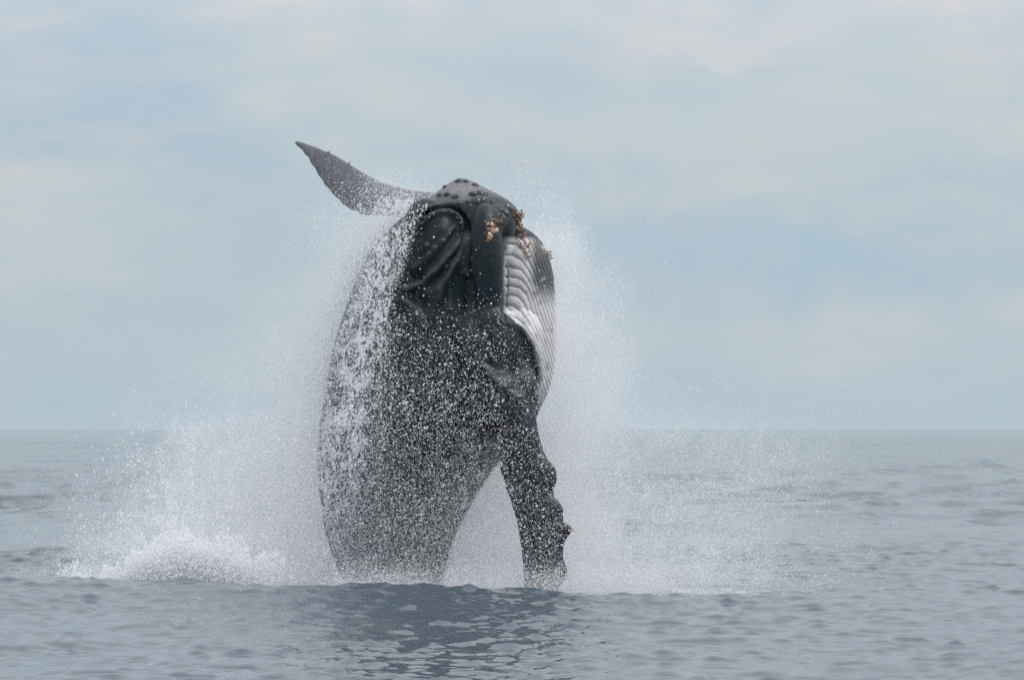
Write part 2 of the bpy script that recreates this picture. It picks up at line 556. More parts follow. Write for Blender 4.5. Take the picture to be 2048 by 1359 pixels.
def build_body():
    solids = [loft_z(TRUNK), loft_z(THROAT, 60, 60),
              # upper jaw, lying in the wide lower lip
              ellipsoid(884, 520, -0.84, 0.50, 0.48, 0.98, 20),
              ellipsoid(880, 455, -0.62, 0.42, 0.36, 0.34, 6),
              # chin knob and the near lower lip
              ellipsoid(975, 455, -0.72, 0.42, 0.42, 0.40, -10),
              ellipsoid(1012, 430, -0.45, 0.26, 0.30, 0.17, -22),
              ellipsoid(968, 560, -1.05, 0.335, 0.45, 1.15, 0),
              ellipsoid(975, 700, -1.15, 0.55, 0.5, 0.8, 12),
              # shoulder of the near flipper
              ellipsoid(1010, 790, -1.15, 0.52, 0.42, 0.62, 20),
              ellipsoid(1035, 690, -0.95, 0.38, 0.40, 0.55, -12),
              blade(NEAR_L, NEAR_R, ([0, 0.2, 0.6, 1], [0.42, 0.24, 0.15, 0.10]), ([0, 0.25, 1], [-1.25, -1.5, -1.75])),
              blade(FAR_T, FAR_B, ([0, 0.06, 0.3, 0.7, 1], [0.01, 0.035, 0.07, 0.13, 0.20]), ([0, 0.6, 1], [1.5, 0.9, 0.3]), axis='x')]
    vs_, fs_, o_ = [], [], 0
    for v, f in solids:
        vs_.append(v)
        fs_.append(f + o_)
        o_ += len(v)
    tmp = new_mesh('tmp_body', np.concatenate(vs_), np.concatenate(fs_))
    md = tmp.modifiers.new('r', 'REMESH')
    md.mode = 'VOXEL'
    md.voxel_size = 0.0165
    md.use_smooth_shade = True
    dg = bpy.context.evaluated_depsgraph_get()
    me = bpy.data.meshes.new_from_object(tmp.evaluated_get(dg))
    bpy.data.objects.remove(tmp)
    n = len(me.vertices)
    v = np.empty(n * 3, np.float32)
    me.vertices.foreach_get('co', v)
    v = v.reshape(-1, 3).astype(np.float64)
    e = np.empty(len(me.edges) * 2, np.int32)
    me.edges.foreach_get('vertices', e)
    e = e.reshape(-1, 2)
    deg = np.bincount(e.ravel(), minlength=n).astype(float)[:, None]

    def relax(v, wgt, it):
        for _ in range(it):
            acc = np.stack([np.bincount(e[:, 0], v[e[:, 1], c], n) + np.bincount(e[:, 1], v[e[:, 0], c], n) for c in range(3)], 1)
            v = v + (acc / deg - v) * wgt
        return v
    px, py = to_px(v)
    # blend the joints broadly on the trunk, lightly on the flippers' edges
    keep = np.maximum(smooth(870, 930, py) * smooth(985, 1000, px), (px < 800) * (py < 436) * 1.0)
    keep = np.maximum(keep, smooth(1000, 1012, px) * 0.5 * (py > 440) * (py < 640))
    v = relax(v, (0.62 * (1 - 0.97 * keep))[:, None], 46)
    v = relax(v, 0.4, 3)
    me.vertices.foreach_set('co', v.astype(np.float32).ravel())
    me.update()
    return me, v, n


def seg_dist(px, py, pts):
    """distance to a polyline and the run along it"""
    best = np.full(px.shape, 1e9)
    side = np.zeros(px.shape)
    pts = np.array(pts, float)
    for a, b in zip(pts[:-1], pts[1:]):
        ab = b - a
        t = np.clip(((px - a[0]) * ab[0] + (py - a[1]) * ab[1]) / (ab @ ab), 0, 1)
        dx, dy = px - a[0] - t * ab[0], py - a[1] - t * ab[1]
        d_ = np.hypot(dx, dy)
        m_ = d_ < best
        best = np.where(m_, d_, best)
        side = np.where(m_, np.sign(ab[0] * dy - ab[1] * dx), side)
    return best, side


MOUTH = [(838, 440), (852, 424), (868, 415), (885, 411), (902, 412), (917, 419), (928, 431), (935, 447), (938, 470), (938, 500), (936, 540)]

me, v, n = build_body()
nor = np.empty(n * 3, np.float32)
me.vertices.foreach_get('normal', nor)
nor = nor.reshape(-1, 3).astype(float)
px, py = to_px(v)
front = smooth(0.0, 0.35, -nor[:, 1])
onhead = front * (v[:, 1] < 0.2)
h = np.zeros(n)
d1, s1 = seg_dist(px, py, MOUTH)
h -= onhead * 0.095 * np.exp(-(d1 / 3.2) ** 2)
inside = (s1 > 0)
h += onhead * 0.035 * np.exp(-((d1 - 11) / 6.0) ** 2) * inside
h -= onhead * 0.02 * np.exp(-((d1 - 30) / 16.0) ** 2) * inside * (py < 520)
# folds that run down and back along the rostrum
for pts, amp, w in [([(928, 465), (905, 500), (875, 535), (842, 562), (812, 582)], 0.055, 9.0),
                    ([(905, 455), (884, 485), (860, 512), (826, 538)], 0.035, 8.0),
                    ([(936, 470), (915, 520), (893, 560), (880, 600)], 0.03, 8.0),
                    ([(905, 515), (885, 545), (858, 575)], -0.03, 7.0),
                    ([(885, 470), (868, 500), (838, 527)], -0.02, 8.0),
                    ([(838, 560), (828, 585), (838, 606)], -0.14, 17.0),
                    ([(800, 600), (835, 612), (858, 640), (866, 690), (860, 740)], 0.05, 10.0),
                    ([(842, 640), (838, 700), (832, 760)], -0.04, 12.0),
                    ([(905, 620), (925, 690), (960, 740), (1010, 770)], 0.045, 12.0),
                    ([(968, 728), (985, 755), (1010, 778), (1040, 795)], 0.035, 6.0),
                    ([(960, 745), (985, 775), (1015, 800)], -0.03, 8.0),
                    ([(1000, 640), (1030, 648), (1058, 668), (1075, 705), (1080, 750)], 0.035, 9.0),
                    ([(940, 560), (950, 640), (985, 700)], -0.05, 10.0),
                    ([(760, 700), (790, 800), (860, 900), (940, 960)], -0.03, 30.0),
                    ([(1010, 470), (1011, 560), (1008, 640)], -0.03, 4.0)]:
    dd, _ = seg_dist(px, py, pts)
    h += onhead * amp * np.exp(-(dd / w) ** 2)
# pleats of the throat: rounded ridges between narrow grooves
gu = np.clip((px - 1012) / 62, 0, 1)
g = 3.0 * 62 / 2.5 * gu ** 2.5 + 3.0 * np.clip(px - 1074, 0, None)
gs = 1 / np.sqrt(1 + (3.0 * gu ** 1.5) ** 2)
phi = py - g + 0.06 * (px - 1010) + 9 * vnoise(px * 0.022, py * 0.02, 3) + 2 * vnoise(px * 0.08, py * 0.05, 5)
ph = (phi - 470) / 19.5
tri = np.abs((ph % 1.0) - 0.5) * 2         # 1 at the groove
groove = np.exp(-((1 - tri) / 0.17) ** 2)
throat = smooth(1008, 1013, px) * smooth(470, 482, py) * (1 - smooth(780, 850, py)) * (v[:, 1] > -1.35)
lowcut = smooth(-6, 8, px - np.interp(py, [0, 640, 655, 690, 740, 800, 2000], [1005, 1010, 1045, 1066, 1078, 1078, 1085]))
throat = throat * lowcut
h += throat * gs ** 0.8 * (0.014 * (1 - tri ** 2) - 0.040 * groove)
# trailing-edge and leading-edge lumps, gentle skin relief
flip = smooth(905, 935, py) * smooth(996, 1002, px) * (v[:, 1] < -1.2)
h += flip * 0.008 * fbm(px * 0.035, py * 0.035, 3, 4)
h += front * 0.012 * fbm(px * 0.02, py * 0.012, 4, 6)
v2 = v + nor * h[:, None]
me.vertices.foreach_set('co', v2.astype(np.float32).ravel())
me.update()
me.name = 'humpback_whale'
# pigment: 0 slate, 1 pale pleats; and how grey the slate is, painted highlights included
pig = throat * (1 - 0.25 * groove)
mott = fbm(px * 0.05, py * 0.05, 4, 8)
upper_far = smooth(1052, 1075, px) * (1 - smooth(560, 620, py))
pig = pig * np.clip(0.97 + 0.3 * fbm(px * 0.03, py * 0.03, 4, 18) - 0.25 * smooth(0.25, 0.6, fbm(px * 0.09, py * 0.09, 3, 28)), 0.25, 1)
pig = np.clip(pig * (1 - 0.85 * upper_far * smooth(-0.5, 0.3, mott + 0.35)), 0, 1)
a_ = me.attributes.new('pale', 'FLOAT', 'POINT')
a_.data.foreach_set('value', pig.astype(np.float32))
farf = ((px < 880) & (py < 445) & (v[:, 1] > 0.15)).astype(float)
lip = np.exp(-((px - 925) / 55) ** 2 - ((py - 378) / 26) ** 2) * (1 - smooth(398, 412, py + 0.12 * (px - 925)))  # wet sheen on top of the head, painted in as lighter grey
ridge_highlights = np.zeros(n)  # lit crests of the folds, put into the skin colour as grey lines
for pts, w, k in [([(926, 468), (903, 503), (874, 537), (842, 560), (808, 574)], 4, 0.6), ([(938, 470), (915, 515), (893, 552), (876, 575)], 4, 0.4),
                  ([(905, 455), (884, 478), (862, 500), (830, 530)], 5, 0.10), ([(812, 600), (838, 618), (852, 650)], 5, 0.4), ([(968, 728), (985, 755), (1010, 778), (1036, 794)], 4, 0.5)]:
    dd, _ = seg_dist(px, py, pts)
    ridge_highlights += k * np.exp(-(dd / w) ** 2) * (0.7 + 0.6 * fbm(px * 0.1, py * 0.1, 3, 12)) * onhead
gr = np.clip(ridge_highlights + 0.9 * farf + 0.9 * lip + 0.35 * smooth(820, 720, px), 0, 1)
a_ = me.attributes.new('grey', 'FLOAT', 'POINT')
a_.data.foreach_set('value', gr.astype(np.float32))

mt, t, b = material('whale_skin')
pos = N(t, 'ShaderNodeTexCoord').outputs['Object']
pa = N(t, 'ShaderNodeAttribute', attribute_name='pale').outputs['Fac']
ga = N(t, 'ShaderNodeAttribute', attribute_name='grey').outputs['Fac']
ns = noise(t, pos, 2.2, 6, 0.6, 0.3)
nf = noise(t, mapping(t, pos, (1, 1, 0.35)), 9.0, 6, 0.65, 0.2)
slate = mix(t, nf, (0.003, 0.007, 0.009), (0.011, 0.021, 0.026))
slate = mix(t, math_node(t, 'MULTIPLY', ramp(t, ns, [(0.45, (0, 0, 0)), (0.65, (1, 1, 1))]), 0.35), slate, (0.026, 0.034, 0.040))
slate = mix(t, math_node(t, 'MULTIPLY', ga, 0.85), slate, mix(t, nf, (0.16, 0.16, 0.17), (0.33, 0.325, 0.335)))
drip = noise(t, mapping(t, pos, (9, 9, 1.1)), 1.0, 5, 0.65, 0.3)
slate = mix(t, math_node(t, 'MULTIPLY', ramp(t, drip, [(0.54, (0, 0, 0)), (0.70, (1, 1, 1))]), 0.5), slate, (0.046, 0.060, 0.068))
scar = noise(t, mapping(t, pos, (3, 3, 14), (2, 1, 0), (0, 0.6, 0)), 2.2, 5, 0.7, 1.2)
slate = mix(t, math_node(t, 'MULTIPLY', ramp(t, scar, [(0.64, (0, 0, 0)), (0.69, (1, 1, 1))]), 0.5), slate, (0.11, 0.115, 0.12))
pale = mix(t, nf, (0.60, 0.585, 0.58), (0.74, 0.725, 0.72))
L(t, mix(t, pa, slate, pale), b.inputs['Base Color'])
ng2 = noise(t, mapping(t, pos, (1, 1, 0.5)), 38.0, 5, 0.7, 0.5)
L(t, math_node(t, 'ADD', math_node(t, 'ADD', math_node(t, 'MULTIPLY', ng2, 0.36), 0.10), math_node(t, 'MULTIPLY', pa, 0.3)), b.inputs['Roughness'])
b.inputs['IOR'].default_value = 1.31
bp = N(t, 'ShaderNodeBump')
bp.inputs['Strength'].default_value = 0.5
bp.inputs['Distance'].default_value = 0.03
L(t, math_node(t, 'ADD', nf, math_node(t, 'MULTIPLY', ng2, 0.4)), bp.inputs['Height'])
L(t, bp.outputs[0], b.inputs['Normal'])
me.materials.clear()
me.materials.append(mt)
me.polygons.foreach_set('use_smooth', np.ones(len(me.polygons), bool))
skin_mat = mt
whale = bpy.data.objects.new('humpback_whale', me)
C.objects.link(whale)
tag(whale, 'dark humpback whale leaping upright out of the sea with pale pleated throat', 'whale', 'thing')

dgv = [Vector(p) for p in v2]
polys = np.empty(len(me.loops), np.int32)
me.loops.foreach_get('vertex_index', polys)
bvh = BVHTree.FromPolygons(dgv, [tuple(p.vertices) for p in me.polygons])
del dgv
eye = Vector(cam.location)


def hit(px_, py_):
    """the point of the whale's skin that lies at that place of the drawing"""
    p = Vector((float(WX(px_)), 0, float(WZ(py_))))
    loc, nr, _, _ = bvh.ray_cast(eye, (p - eye).normalized())
    return loc, nr


def near_hit(px_, py_, y=0.0):
    loc, nr = hit(px_, py_)
    if loc is None:
        loc, nr, _, _ = bvh.find_nearest(Vector((float(WX(px_, y)), y, float(WZ(py_, y)))))
    return loc, nr


# -------- tubercles (children of the whale)
def dome_mesh(name, mat, prof, seg=14, wob=0.0, seed=0):
    rg = np.random.default_rng(seed)
    th = np.linspace(0, 2 * math.pi, seg, endpoint=False)
    w = 1 + wob * (rg.random(seg) - 0.5) * 2
    rings = np.array([np.stack([r_ * w * np.cos(th), r_ * w * np.sin(th), np.full(seg, z_)], 1) for r_, z_ in prof])
    vv, ff = rings_mesh(rings)
    o = new_mesh(name, vv, ff[:, ::-1], mat)
    m_ = o.data
    bpy.data.objects.remove(o)
    return m_


mt_t, t, b = material('tubercle_skin')
b.inputs['Base Color'].default_value = (0.022, 0.030, 0.036, 1)
b.inputs['Roughness'].default_value = 0.33
tub = dome_mesh('tubercle', mt_t, [(1.15, -0.5), (1.1, -0.1), (1.0, 0.18), (0.85, 0.45), (0.6, 0.68), (0.3, 0.80), (0.05, 0.83)], 14, 0.03)


def place(name, mesh, loc, nr, size, spin=0.0, label=None):
    o = bpy.data.objects.new(name, mesh)
    C.objects.link(o)
    o.parent = whale
    q = nr.to_track_quat('Z', 'Y')
    o.rotation_mode = 'QUATERNION'
    from mathutils import Quaternion
    o.rotation_quaternion = q @ Quaternion((0, 0, 1), spin)
    o.location = loc
    o.scale = size if isinstance(size, (tuple, list)) else (size, size, size)
    if label:
        o['label'] = label
    return o


TUB = [(917, 361, 6), (932, 362, 7), (950, 369, 7), (889, 373, 4.5), (879, 389, 6.5), (894, 388, 7), (911, 392, 7.5), (946, 388, 8), (960, 385, 9), (952, 400, 9), (964, 398, 7),
       (918, 405, 6), (968, 394, 7), (864, 428, 5.5), (850, 434, 4.5), (902, 425, 4), (913, 437, 4), (920, 447, 4), (884, 481, 6), (868, 495, 6), (853, 490, 5),
       (858, 507, 5.5), (842, 517, 5), (893, 533, 5), (868, 545, 4), (1012, 424, 8), (1003, 420, 5.5), (1022, 416, 6), (936, 402, 6), (826, 455, 4), (832, 470, 4),
       (915, 470, 4), (900, 468, 3.5), (940, 410, 4.5), (985, 402, 4.5)]
br0 = np.random.default_rng(5)
for x_, y_, r_ in TUB:
    loc, nr = near_hit(x_, y_, -0.3)
    s_ = r_ / PPM * (0.95 + 0.35 * br0.random())
    place('tubercle', tub, loc - nr * s_ * 0.2, nr, (s_, s_ * (0.8 + 0.4 * br0.random()), s_ * (0.75 + 0.35 * br0.random())), br0.random() * 6)

# -------- barnacles (children of the whale)
mt_w, t, b = material('barnacle_shell')
oi = N(t, 'ShaderNodeObjectInfo').outputs['Random']
L(t, ramp(t, oi, [(0.0, (0.36, 0.27, 0.20)), (0.5, (0.55, 0.46, 0.38)), (1.0, (0.72, 0.69, 0.63))]), b.inputs['Base Color'])
b.inputs['Roughness'].default_value = 0.5
mt_b, t, b = material('barnacle_stalk')
oi = N(t, 'ShaderNodeObjectInfo').outputs['Random']
L(t, ramp(t, oi, [(0.0, (0.075, 0.035, 0.02)), (0.4, (0.24, 0.10, 0.045)), (0.75, (0.46, 0.215, 0.095)), (1.0, (0.56, 0.34, 0.20))]), b.inputs['Base Color'])
b.inputs['Roughness'].default_value = 0.4
acorn = [dome_mesh('barnacle', mt_w, [(1.1, -0.3), (1.0, 0.0), (0.85, 0.4), (0.62, 0.75), (0.42, 0.80), (0.34, 0.55), (0.05, 0.5)], 10, 0.10, s) for s in range(3)]


def goose_mesh(seed):
    rg = np.random.default_rng(seed)
    th = np.linspace(0, 2 * math.pi, 7, endpoint=False)
    bend = rg.normal(0, 0.7, 2)
    rings = []
    for r_, z_ in [(0.42, -0.4), (0.32, 0.2), (0.27, 0.9), (0.30, 1.4), (0.55, 1.8), (0.62, 2.2), (0.42, 2.7), (0.05, 3.0)]:
        off = bend * (max(z_, 0) / 3) ** 2 * 1.6
        rings.append(np.stack([r_ * np.cos(th) * 0.75 + off[0], r_ * np.sin(th) + off[1], np.full(7, z_)], 1))
    vv, ff = rings_mesh(np.array(rings))
    o = new_mesh('gooseneck_barnacle', vv, ff[:, ::-1], mt_b)
    m_ = o.data
    bpy.data.objects.remove(o)
    return m_


goose = [goose_mesh(s) for s in range(5)]
br = np.random.default_rng(12)


def cluster(cx, cy, sx, sy, n_goose, n_acorn, size=0.024, rot=0.0, y=-0.5):
    for k in range(n_goose + n_acorn):
        u, w = br.normal(0, 1, 2)
        u, w = np.clip(u, -1.8, 1.8), np.clip(w, -1.8, 1.8)
        c, s = math.cos(R(rot)), math.sin(R(rot))
        x_, y_ = cx + u * sx * c - w * sy * s, cy + u * sx * s + w * sy * c
        loc, nr = near_hit(x_, y_, y)
        nr = (nr + Vector(br.normal(0, 0.45, 3))).normalized()
        s_ = size * 0.84 * (0.55 + 0.85 * br.random())
        if k < n_goose:
            place('gooseneck_barnacle', goose[k % 5], loc, nr, s_, br.random() * 6)
        else:
            place('barnacle', acorn[k % 3], loc, nr, s_ * 1.5, br.random() * 6)


cluster(990, 452, 11, 9, 34, 6, 0.024, -35)
cluster(975, 470, 6, 7, 12, 3, 0.022)
cluster(974, 391, 4, 5, 8, 0, 0.020)
cluster(1036, 430, 7, 6, 18, 3, 0.024)
cluster(1040, 462, 4.5, 14, 34, 3, 0.022, -12, -0.3)
cluster(1048, 496, 4.5, 12, 30, 3, 0.022, -10, -0.1)
cluster(1010, 415, 14, 4, 6, 2, 0.016)
cluster(1101, 512, 3, 7, 8, 2, 0.022, 0, 0.0)
cluster(1139, 1058, 4, 5, 5, 2, 0.020, 0, -1.6)
cluster(1133, 1147, 3, 5, 8, 1, 0.024, 0, -1.6)
cluster(657, 303, 2.5, 1.5, 4, 1, 0.018, 0, 1.3)
cluster(697, 326, 2.5, 1.5, 3, 0, 0.015, 0, 1.2)
cluster(986, 858, 8, 3, 4, 2, 0.018, 0, -1.3)

# ------------------------------------------------------------------ spray
def drop_material(name, base, trans):
    mt_ = bpy.data.materials.new(name)
    mt_.use_nodes = True
    t = mt_.node_tree
    t.nodes.clear()
    df = N(t, 'ShaderNodeBsdfDiffuse')
    df.inputs[0].default_value = (*base, 1)
    tr = N(t, 'ShaderNodeBsdfTranslucent')
    tr.inputs[0].default_value = (*base, 1)
    gl = N(t, 'ShaderNodeBsdfGlossy')
    gl.inputs['Roughness'].default_value = 0.25
    m1 = N(t, 'ShaderNodeMixShader')
    m1.inputs[0].default_value = trans
    L(t, df.outputs[0], m1.inputs[1])
    L(t, tr.outputs[0], m1.inputs[2])
    m2 = N(t, 'ShaderNodeMixShader')
    m2.inputs[0].default_value = 0.08
    L(t, m1.outputs[0], m2.inputs[1])
    L(t, gl.outputs[0], m2.inputs[2])
    out = N(t, 'ShaderNodeOutputMaterial')
    L(t, m2.outputs[0], out.inputs[0])
    return mt_


drops_mat = drop_material('water_droplets', (0.95, 0.95, 0.96), 0.5)


def points_object(name, co, rad, mat):
    me_ = bpy.data.meshes.new(name)
    me_.vertices.add(len(co))
    me_.vertices.foreach_set('co', co.astype(np.float32).ravel())
    a = me_.attributes.new('drop_radius', 'FLOAT', 'POINT')
    a.data.foreach_set('value', rad.astype(np.float32))
    me_.materials.append(mat)
    o = bpy.data.objects.new(name, me_)
    C.objects.link(o)
    ng = bpy.data.node_groups.new(name + '_nodes', 'GeometryNodeTree')
    ng.interface.new_socket('Geometry', in_out='INPUT', socket_type='NodeSocketGeometry')
    ng.interface.new_socket('Geometry', in_out='OUTPUT', socket_type='NodeSocketGeometry')
    gi = ng.nodes.new('NodeGroupInput')
    go = ng.nodes.new('NodeGroupOutput')
    mp = ng.nodes.new('GeometryNodeMeshToPoints')
    na = ng.nodes.new('GeometryNodeInputNamedAttribute')
    na.data_type = 'FLOAT'
    na.inputs[0].default_value = 'drop_radius'
    sm = ng.nodes.new('GeometryNodeSetMaterial')
    sm.inputs['Material'].default_value = mat
    ng.links.new(gi.outputs[0], mp.inputs['Mesh'])
    ng.links.new(na.outputs[0], mp.inputs['Radius'])
    ng.links.new(mp.outputs[0], sm.inputs[0])
    ng.links.new(sm.outputs[0], go.inputs[0])
    md = o.modifiers.new('droplets', 'NODES')
    md.node_group = ng
    return o


def interp_table(tab, x0, dx, y0, dy, X, Y):
    tab = np.array(tab, float)
    u = np.clip((X - x0) / dx, 0, tab.shape[1] - 1.001)
    w = np.clip((Y - y0) / dy, 0, tab.shape[0] - 1.001)
    i, j = u.astype(int), w.astype(int)
    fu, fw = u - i, w - j
    fu, fw = fu * fu * (3 - 2 * fu), fw * fw * (3 - 2 * fw)
    return (tab[j, i] * (1 - fu) + tab[j, i + 1] * fu) * (1 - fw) + (tab[j + 1, i] * (1 - fu) + tab[j + 1, i + 1] * fu) * fw


GX, GY = np.meshgrid(np.arange(0, 2048, 2) + 1.0, np.arange(240, 1230, 2) + 1.0)


def sample(tau, r_mean_px, r_sig, r_max=4.0):
    """droplets whose number follows a drawing of how thick the spray stands; radius in drawing pixels"""
    area = math.pi * r_mean_px ** 2 * math.exp(2 * r_sig ** 2)
    lam = np.clip(tau, 0, None) * 4.0 / area
    cnt = rng.poisson(lam)
    idx = np.repeat(np.arange(cnt.size), cnt.ravel())
    x = GX.ravel()[idx] + rng.uniform(-1, 1, len(idx))
    y = GY.ravel()[idx] + rng.uniform(-1, 1, len(idx))
    r = np.minimum(r_mean_px * np.exp(rng.normal(0, r_sig, len(idx))), r_max)
    return x, y, r


def to_world(x, y, r, dep):
    co = np.stack([WX(x, dep), dep, WZ(y, dep)], 1)
    ok = co[:, 2] > 0.02
    return co[ok], (r / PPM)[ok]


BG = [  # 0 100 200 300 400 500 600 700 800 900 1000 1100 1200 1300 1400 1500 1600 1700 1800 1900 2000
    [0, 0, 0, 0, 0, 0, 0, 0, 0, 0, 0, 0, 0, 0, 0, 0, 0, 0, 0, 0, 0],
    [0, 0, 0, 0, 0, 0, .01, .01, 0, 0, .005, .02, 0, 0, 0, 0, 0, 0, 0, 0, 0],
    [0, 0, 0, 0, 0, 0, .02, .08, .40, .06, .1, .30, .0, 0, 0, 0, 0, 0, 0, 0, 0],
    [0, 0, 0, 0, 0, 0, .04, .40, 1.0, .9, .8, .95, .05, .01, 0, 0, 0, 0, 0, 0, 0],
    [0, 0, 0, 0, 0, .02, .15, .8, 1, 1, 1, 1.3, .38, .02, .01, 0, 0, 0, 0, 0, 0],
    [0, 0, 0, 0, .01, .06, .45, 1.2, 1, 1, 1, 1.4, .80, .05, .02, .01, 0, 0, 0, 0, 0],
    [0, 0, 0, .02, .06, .22, .95, 1.5, 1, 1, 1, 1.6, .85, .15, .07, .04, .01, 0, 0, 0, 0],
    [0, .02, .06, .20, .60, 1.0, 1.7, 1.9, 1, 1.5, 1.7, 1.4, .90, .60, .50, .42, .2, .03, 0, 0, 0],
    [0, .03, .12, .50, 1.0, 1.5, 2.1, 2.0, 1, 1.8, 2.0, 1.5, .95, .65, .50, .36, .22, .06, .02, 0, 0],
    [0, .08, .50, 1.3, 2.0, 2.4, 2.4, 2.3, 1, 2.2, 2.3, 2.1, 1.4, .85, .70, .5, .28, .08, .02, 0, 0],
    [.03, .4, 1.0, 2.0, 2.4, 2.6, 2.6, 2.4, 1.5, 2.4, 2.6, 2.4, 1.9, 1.4, 1.3, 1.0, .5, .12, .03, 0, 0],
]
bgt = interp_table(BG, 0, 100, 200, 100, GX, GY)
# ragged edge on the left burst and drifting wisps on the right
rag = fbm(GX * 0.010 + GY * 0.004, GY * 0.010, 5, 31, 0.6)
streak = fbm(GX * 0.05 + GY * 0.012, GY * 0.014, 4, 44, 0.6)
bgt *= np.interp(GX, [0, 150, 420, 560, 1120, 1230, 1330, 2048], [0.5, 0.65, 1.1, 1.1, 1, 0.75, 0.62, 0.6])
bgt = bgt * np.clip(1 + 1.0 * rag + 0.45 * streak, 0.05, 2.2)


def plume_depth(n_, x, y):
    # behind and around the whale; spreads with distance from it
    sp = 0.9 + 1.2 * np.clip((y - 500) / 600, 0, 1)
    return np.clip(0.9 + rng.normal(0, 1, n_) * sp, -2.6, 5.0)


# silhouette test so that the plume's own drops keep off the dark flank
def skin_front(x, y):
    tb = np.array(TRUNK, float)
    l = np.interp(y, tb[:, 0], tb[:, 1])
    r = np.interp(y, tb[:, 0], tb[:, 2])
    r = np.maximum(r, np.where((y > 440) & (y < 850), 1112, 0))
    a = (r - l) / 2
    u = np.clip((x - (l + r) / 2) / a, -1, 1)
    inside_ = (x > l + 4) & (x < r - 4) & (y > 362)
    fl = (y > 850) & (x > np.interp(y, [p[1] for p in NEAR_L], [p[0] for p in NEAR_L])) & \
         (x < np.interp(y, [p[1] for p in NEAR_R], [p[0] for p in NEAR_R]))
    return inside_, fl, -(a / PPM) * np.sqrt(1 - u * u)


x, y, r = sample(bgt * 1.3, 0.33, 0.25)
dep = plume_depth(len(x), x, y)
ins, fl, ys = skin_front(x, y)
dep = np.where((ins | fl) & (dep < 0.5), np.abs(dep) + 0.5, dep)
co, rd = to_world(x, y, r, dep)
o = points_object('spray_mist', co, rd, drops_mat)
tag(o, 'fine grey white mist of spray hanging around the leaping whale', 'mist', 'stuff')

x, y, r = sample(bgt * 0.20 * np.clip(1 + 1.2 * fbm(GX * 0.09, GY * 0.06, 3, 51), 0, 3), 0.80, 0.35)
dep = plume_depth(len(x), x, y)
ins, fl, ys = skin_front(x, y)
dep = np.where((ins | fl) & (dep < 0.5), np.abs(dep) + 0.5, dep)
co, rd = to_world(x, y, r, dep)
# the burst thrown up on the left with coarse drops
burst = np.exp(-((GX - 370) / 105) ** 2 - ((GY - 1030) / 100) ** 2) * 0.75 + np.exp(-((GX - 470) / 110) ** 2 - ((GY - 900) / 80) ** 2) * 0.25
burst *= np.clip(3.0 * fbm(GX * 0.05, GY * 0.03, 5, 61, 0.65) + 0.6, 0, 3)
x, y, r = sample(burst, 0.9, 0.4)
co2, rd2 = to_world(x, y, r, rng.normal(-1.6, 0.8, len(x)))
o = points_object('spray_droplets', np.concatenate([co, co2]), np.concatenate([rd, rd2]), drops_mat)
tag(o, 'coarse water drops flung up on both sides of the whale', 'spray', 'stuff')

FR = [  # 600 650 700 750 800 850 900 950 1000 1050 1100 1150, rows 350.. step 50
    [0, .01, .02, .1, .15, .12, 0, 0, 0, 0, .02, 0],
    [0, .05, .16, .35, .9, .9, .01, 0, 0, 0, .05, 0],
    [0, .05, .3, .8, .9, .35, .03, .01, .03, .02, .5, .2],
    [0, .1, .5, 1.0, .9, .10, .04, .10, .20, .05, 1.0, .4],
    [0, .2, .7, 1.1, .55, .08, .08, .22, .26, .02, .9, .4],
    [0, .3, .8, .9, .28, .12, .20, .28, .28, .01, .15, .2],
    [0, .4, .8, .75, .28, .30, .26, .26, .28, .03, .08, .2],
    [0, .5, .8, .55, .28, .30, .30, .30, .34, .30, .05, .2],
    [.1, .6, .8, .48, .30, .30, .28, .26, .26, .36, .06, .2],
    [.1, .7, .8, .45, .34, .34, .30, .30, .32, .34, .10, .2],
    [.2, .8, .8, .48, .36, .36, .36, .34, .26, .24, .2, .2],
    [.2, .8, .7, .50, .42, .40, .42, .48, .36, .18, .2, .1],
    [.4, .9, .7, .52, .46, .46, .50, .65, .22, .18, .18, .05],
    [.5, .9, .72, .55, .50, .50, .55, .7, .3, .18, .18, .05],
    [.5, 1.1, .75, .58, .55, .58, .62, .5, .3, .18, .18, .05],
    [.6, 1.2, .85, .65, .60, .62, .66, .5, .3, .20, .20, .05],
    [.7, 1.4, 1.0, .80, .72, .72, .75, .5, .4, .45, .45, .2],
    [.8, 1.7, 1.4, 1.2, 1.2, 1.2, 1.2, .9, .8, .8, .8, .4],
]
frt = interp_table(FR, 600, 50, 350, 50, GX, GY) * (1 - 0.93 * smooth(-8, 10, GX - np.interp(GY, [340, 385, 420, 470, 560, 620], [890, 872, 848, 828, 800, 780])) * (1 - smooth(520, 800, GY))) * (GX > 585) * (GX < 1165) * (GY > 345)
frt *= 1 - 0.88 * smooth(815, 870, GX) * (1 - smooth(430, 800, GY + 130 * fbm(GX * 0.012, GY * 0.012, 4, 70)))
cl = np.clip(1 + 1.5 * fbm(GX * 0.07, GY * 0.05, 4, 71, 0.7), 0.1, 3)


def front_depth(x, y):
    ins, fl, ys = skin_front(x, y)
    base = np.where(fl, -1.75, np.where(ins, ys, 0.0))
    base = np.where(ins & (x > 840) & (x < 1000) & (y < 700), np.minimum(base, -1.6), base)
    return base - 0.06 - rng.exponential(0.40, len(x))


parts_ = []
for tau_, rm, sg in ((frt * 0.36 * cl, 0.76, 0.36), (frt * (0.22 + 0.42 * smooth(800, 1170, GY)), 0.36, 0.25), (frt * 0.055 * cl, 1.2, 0.3)):
    x, y, r = sample(tau_, rm, sg)
    parts_.append(to_world(x, y, r, front_depth(x, y)))
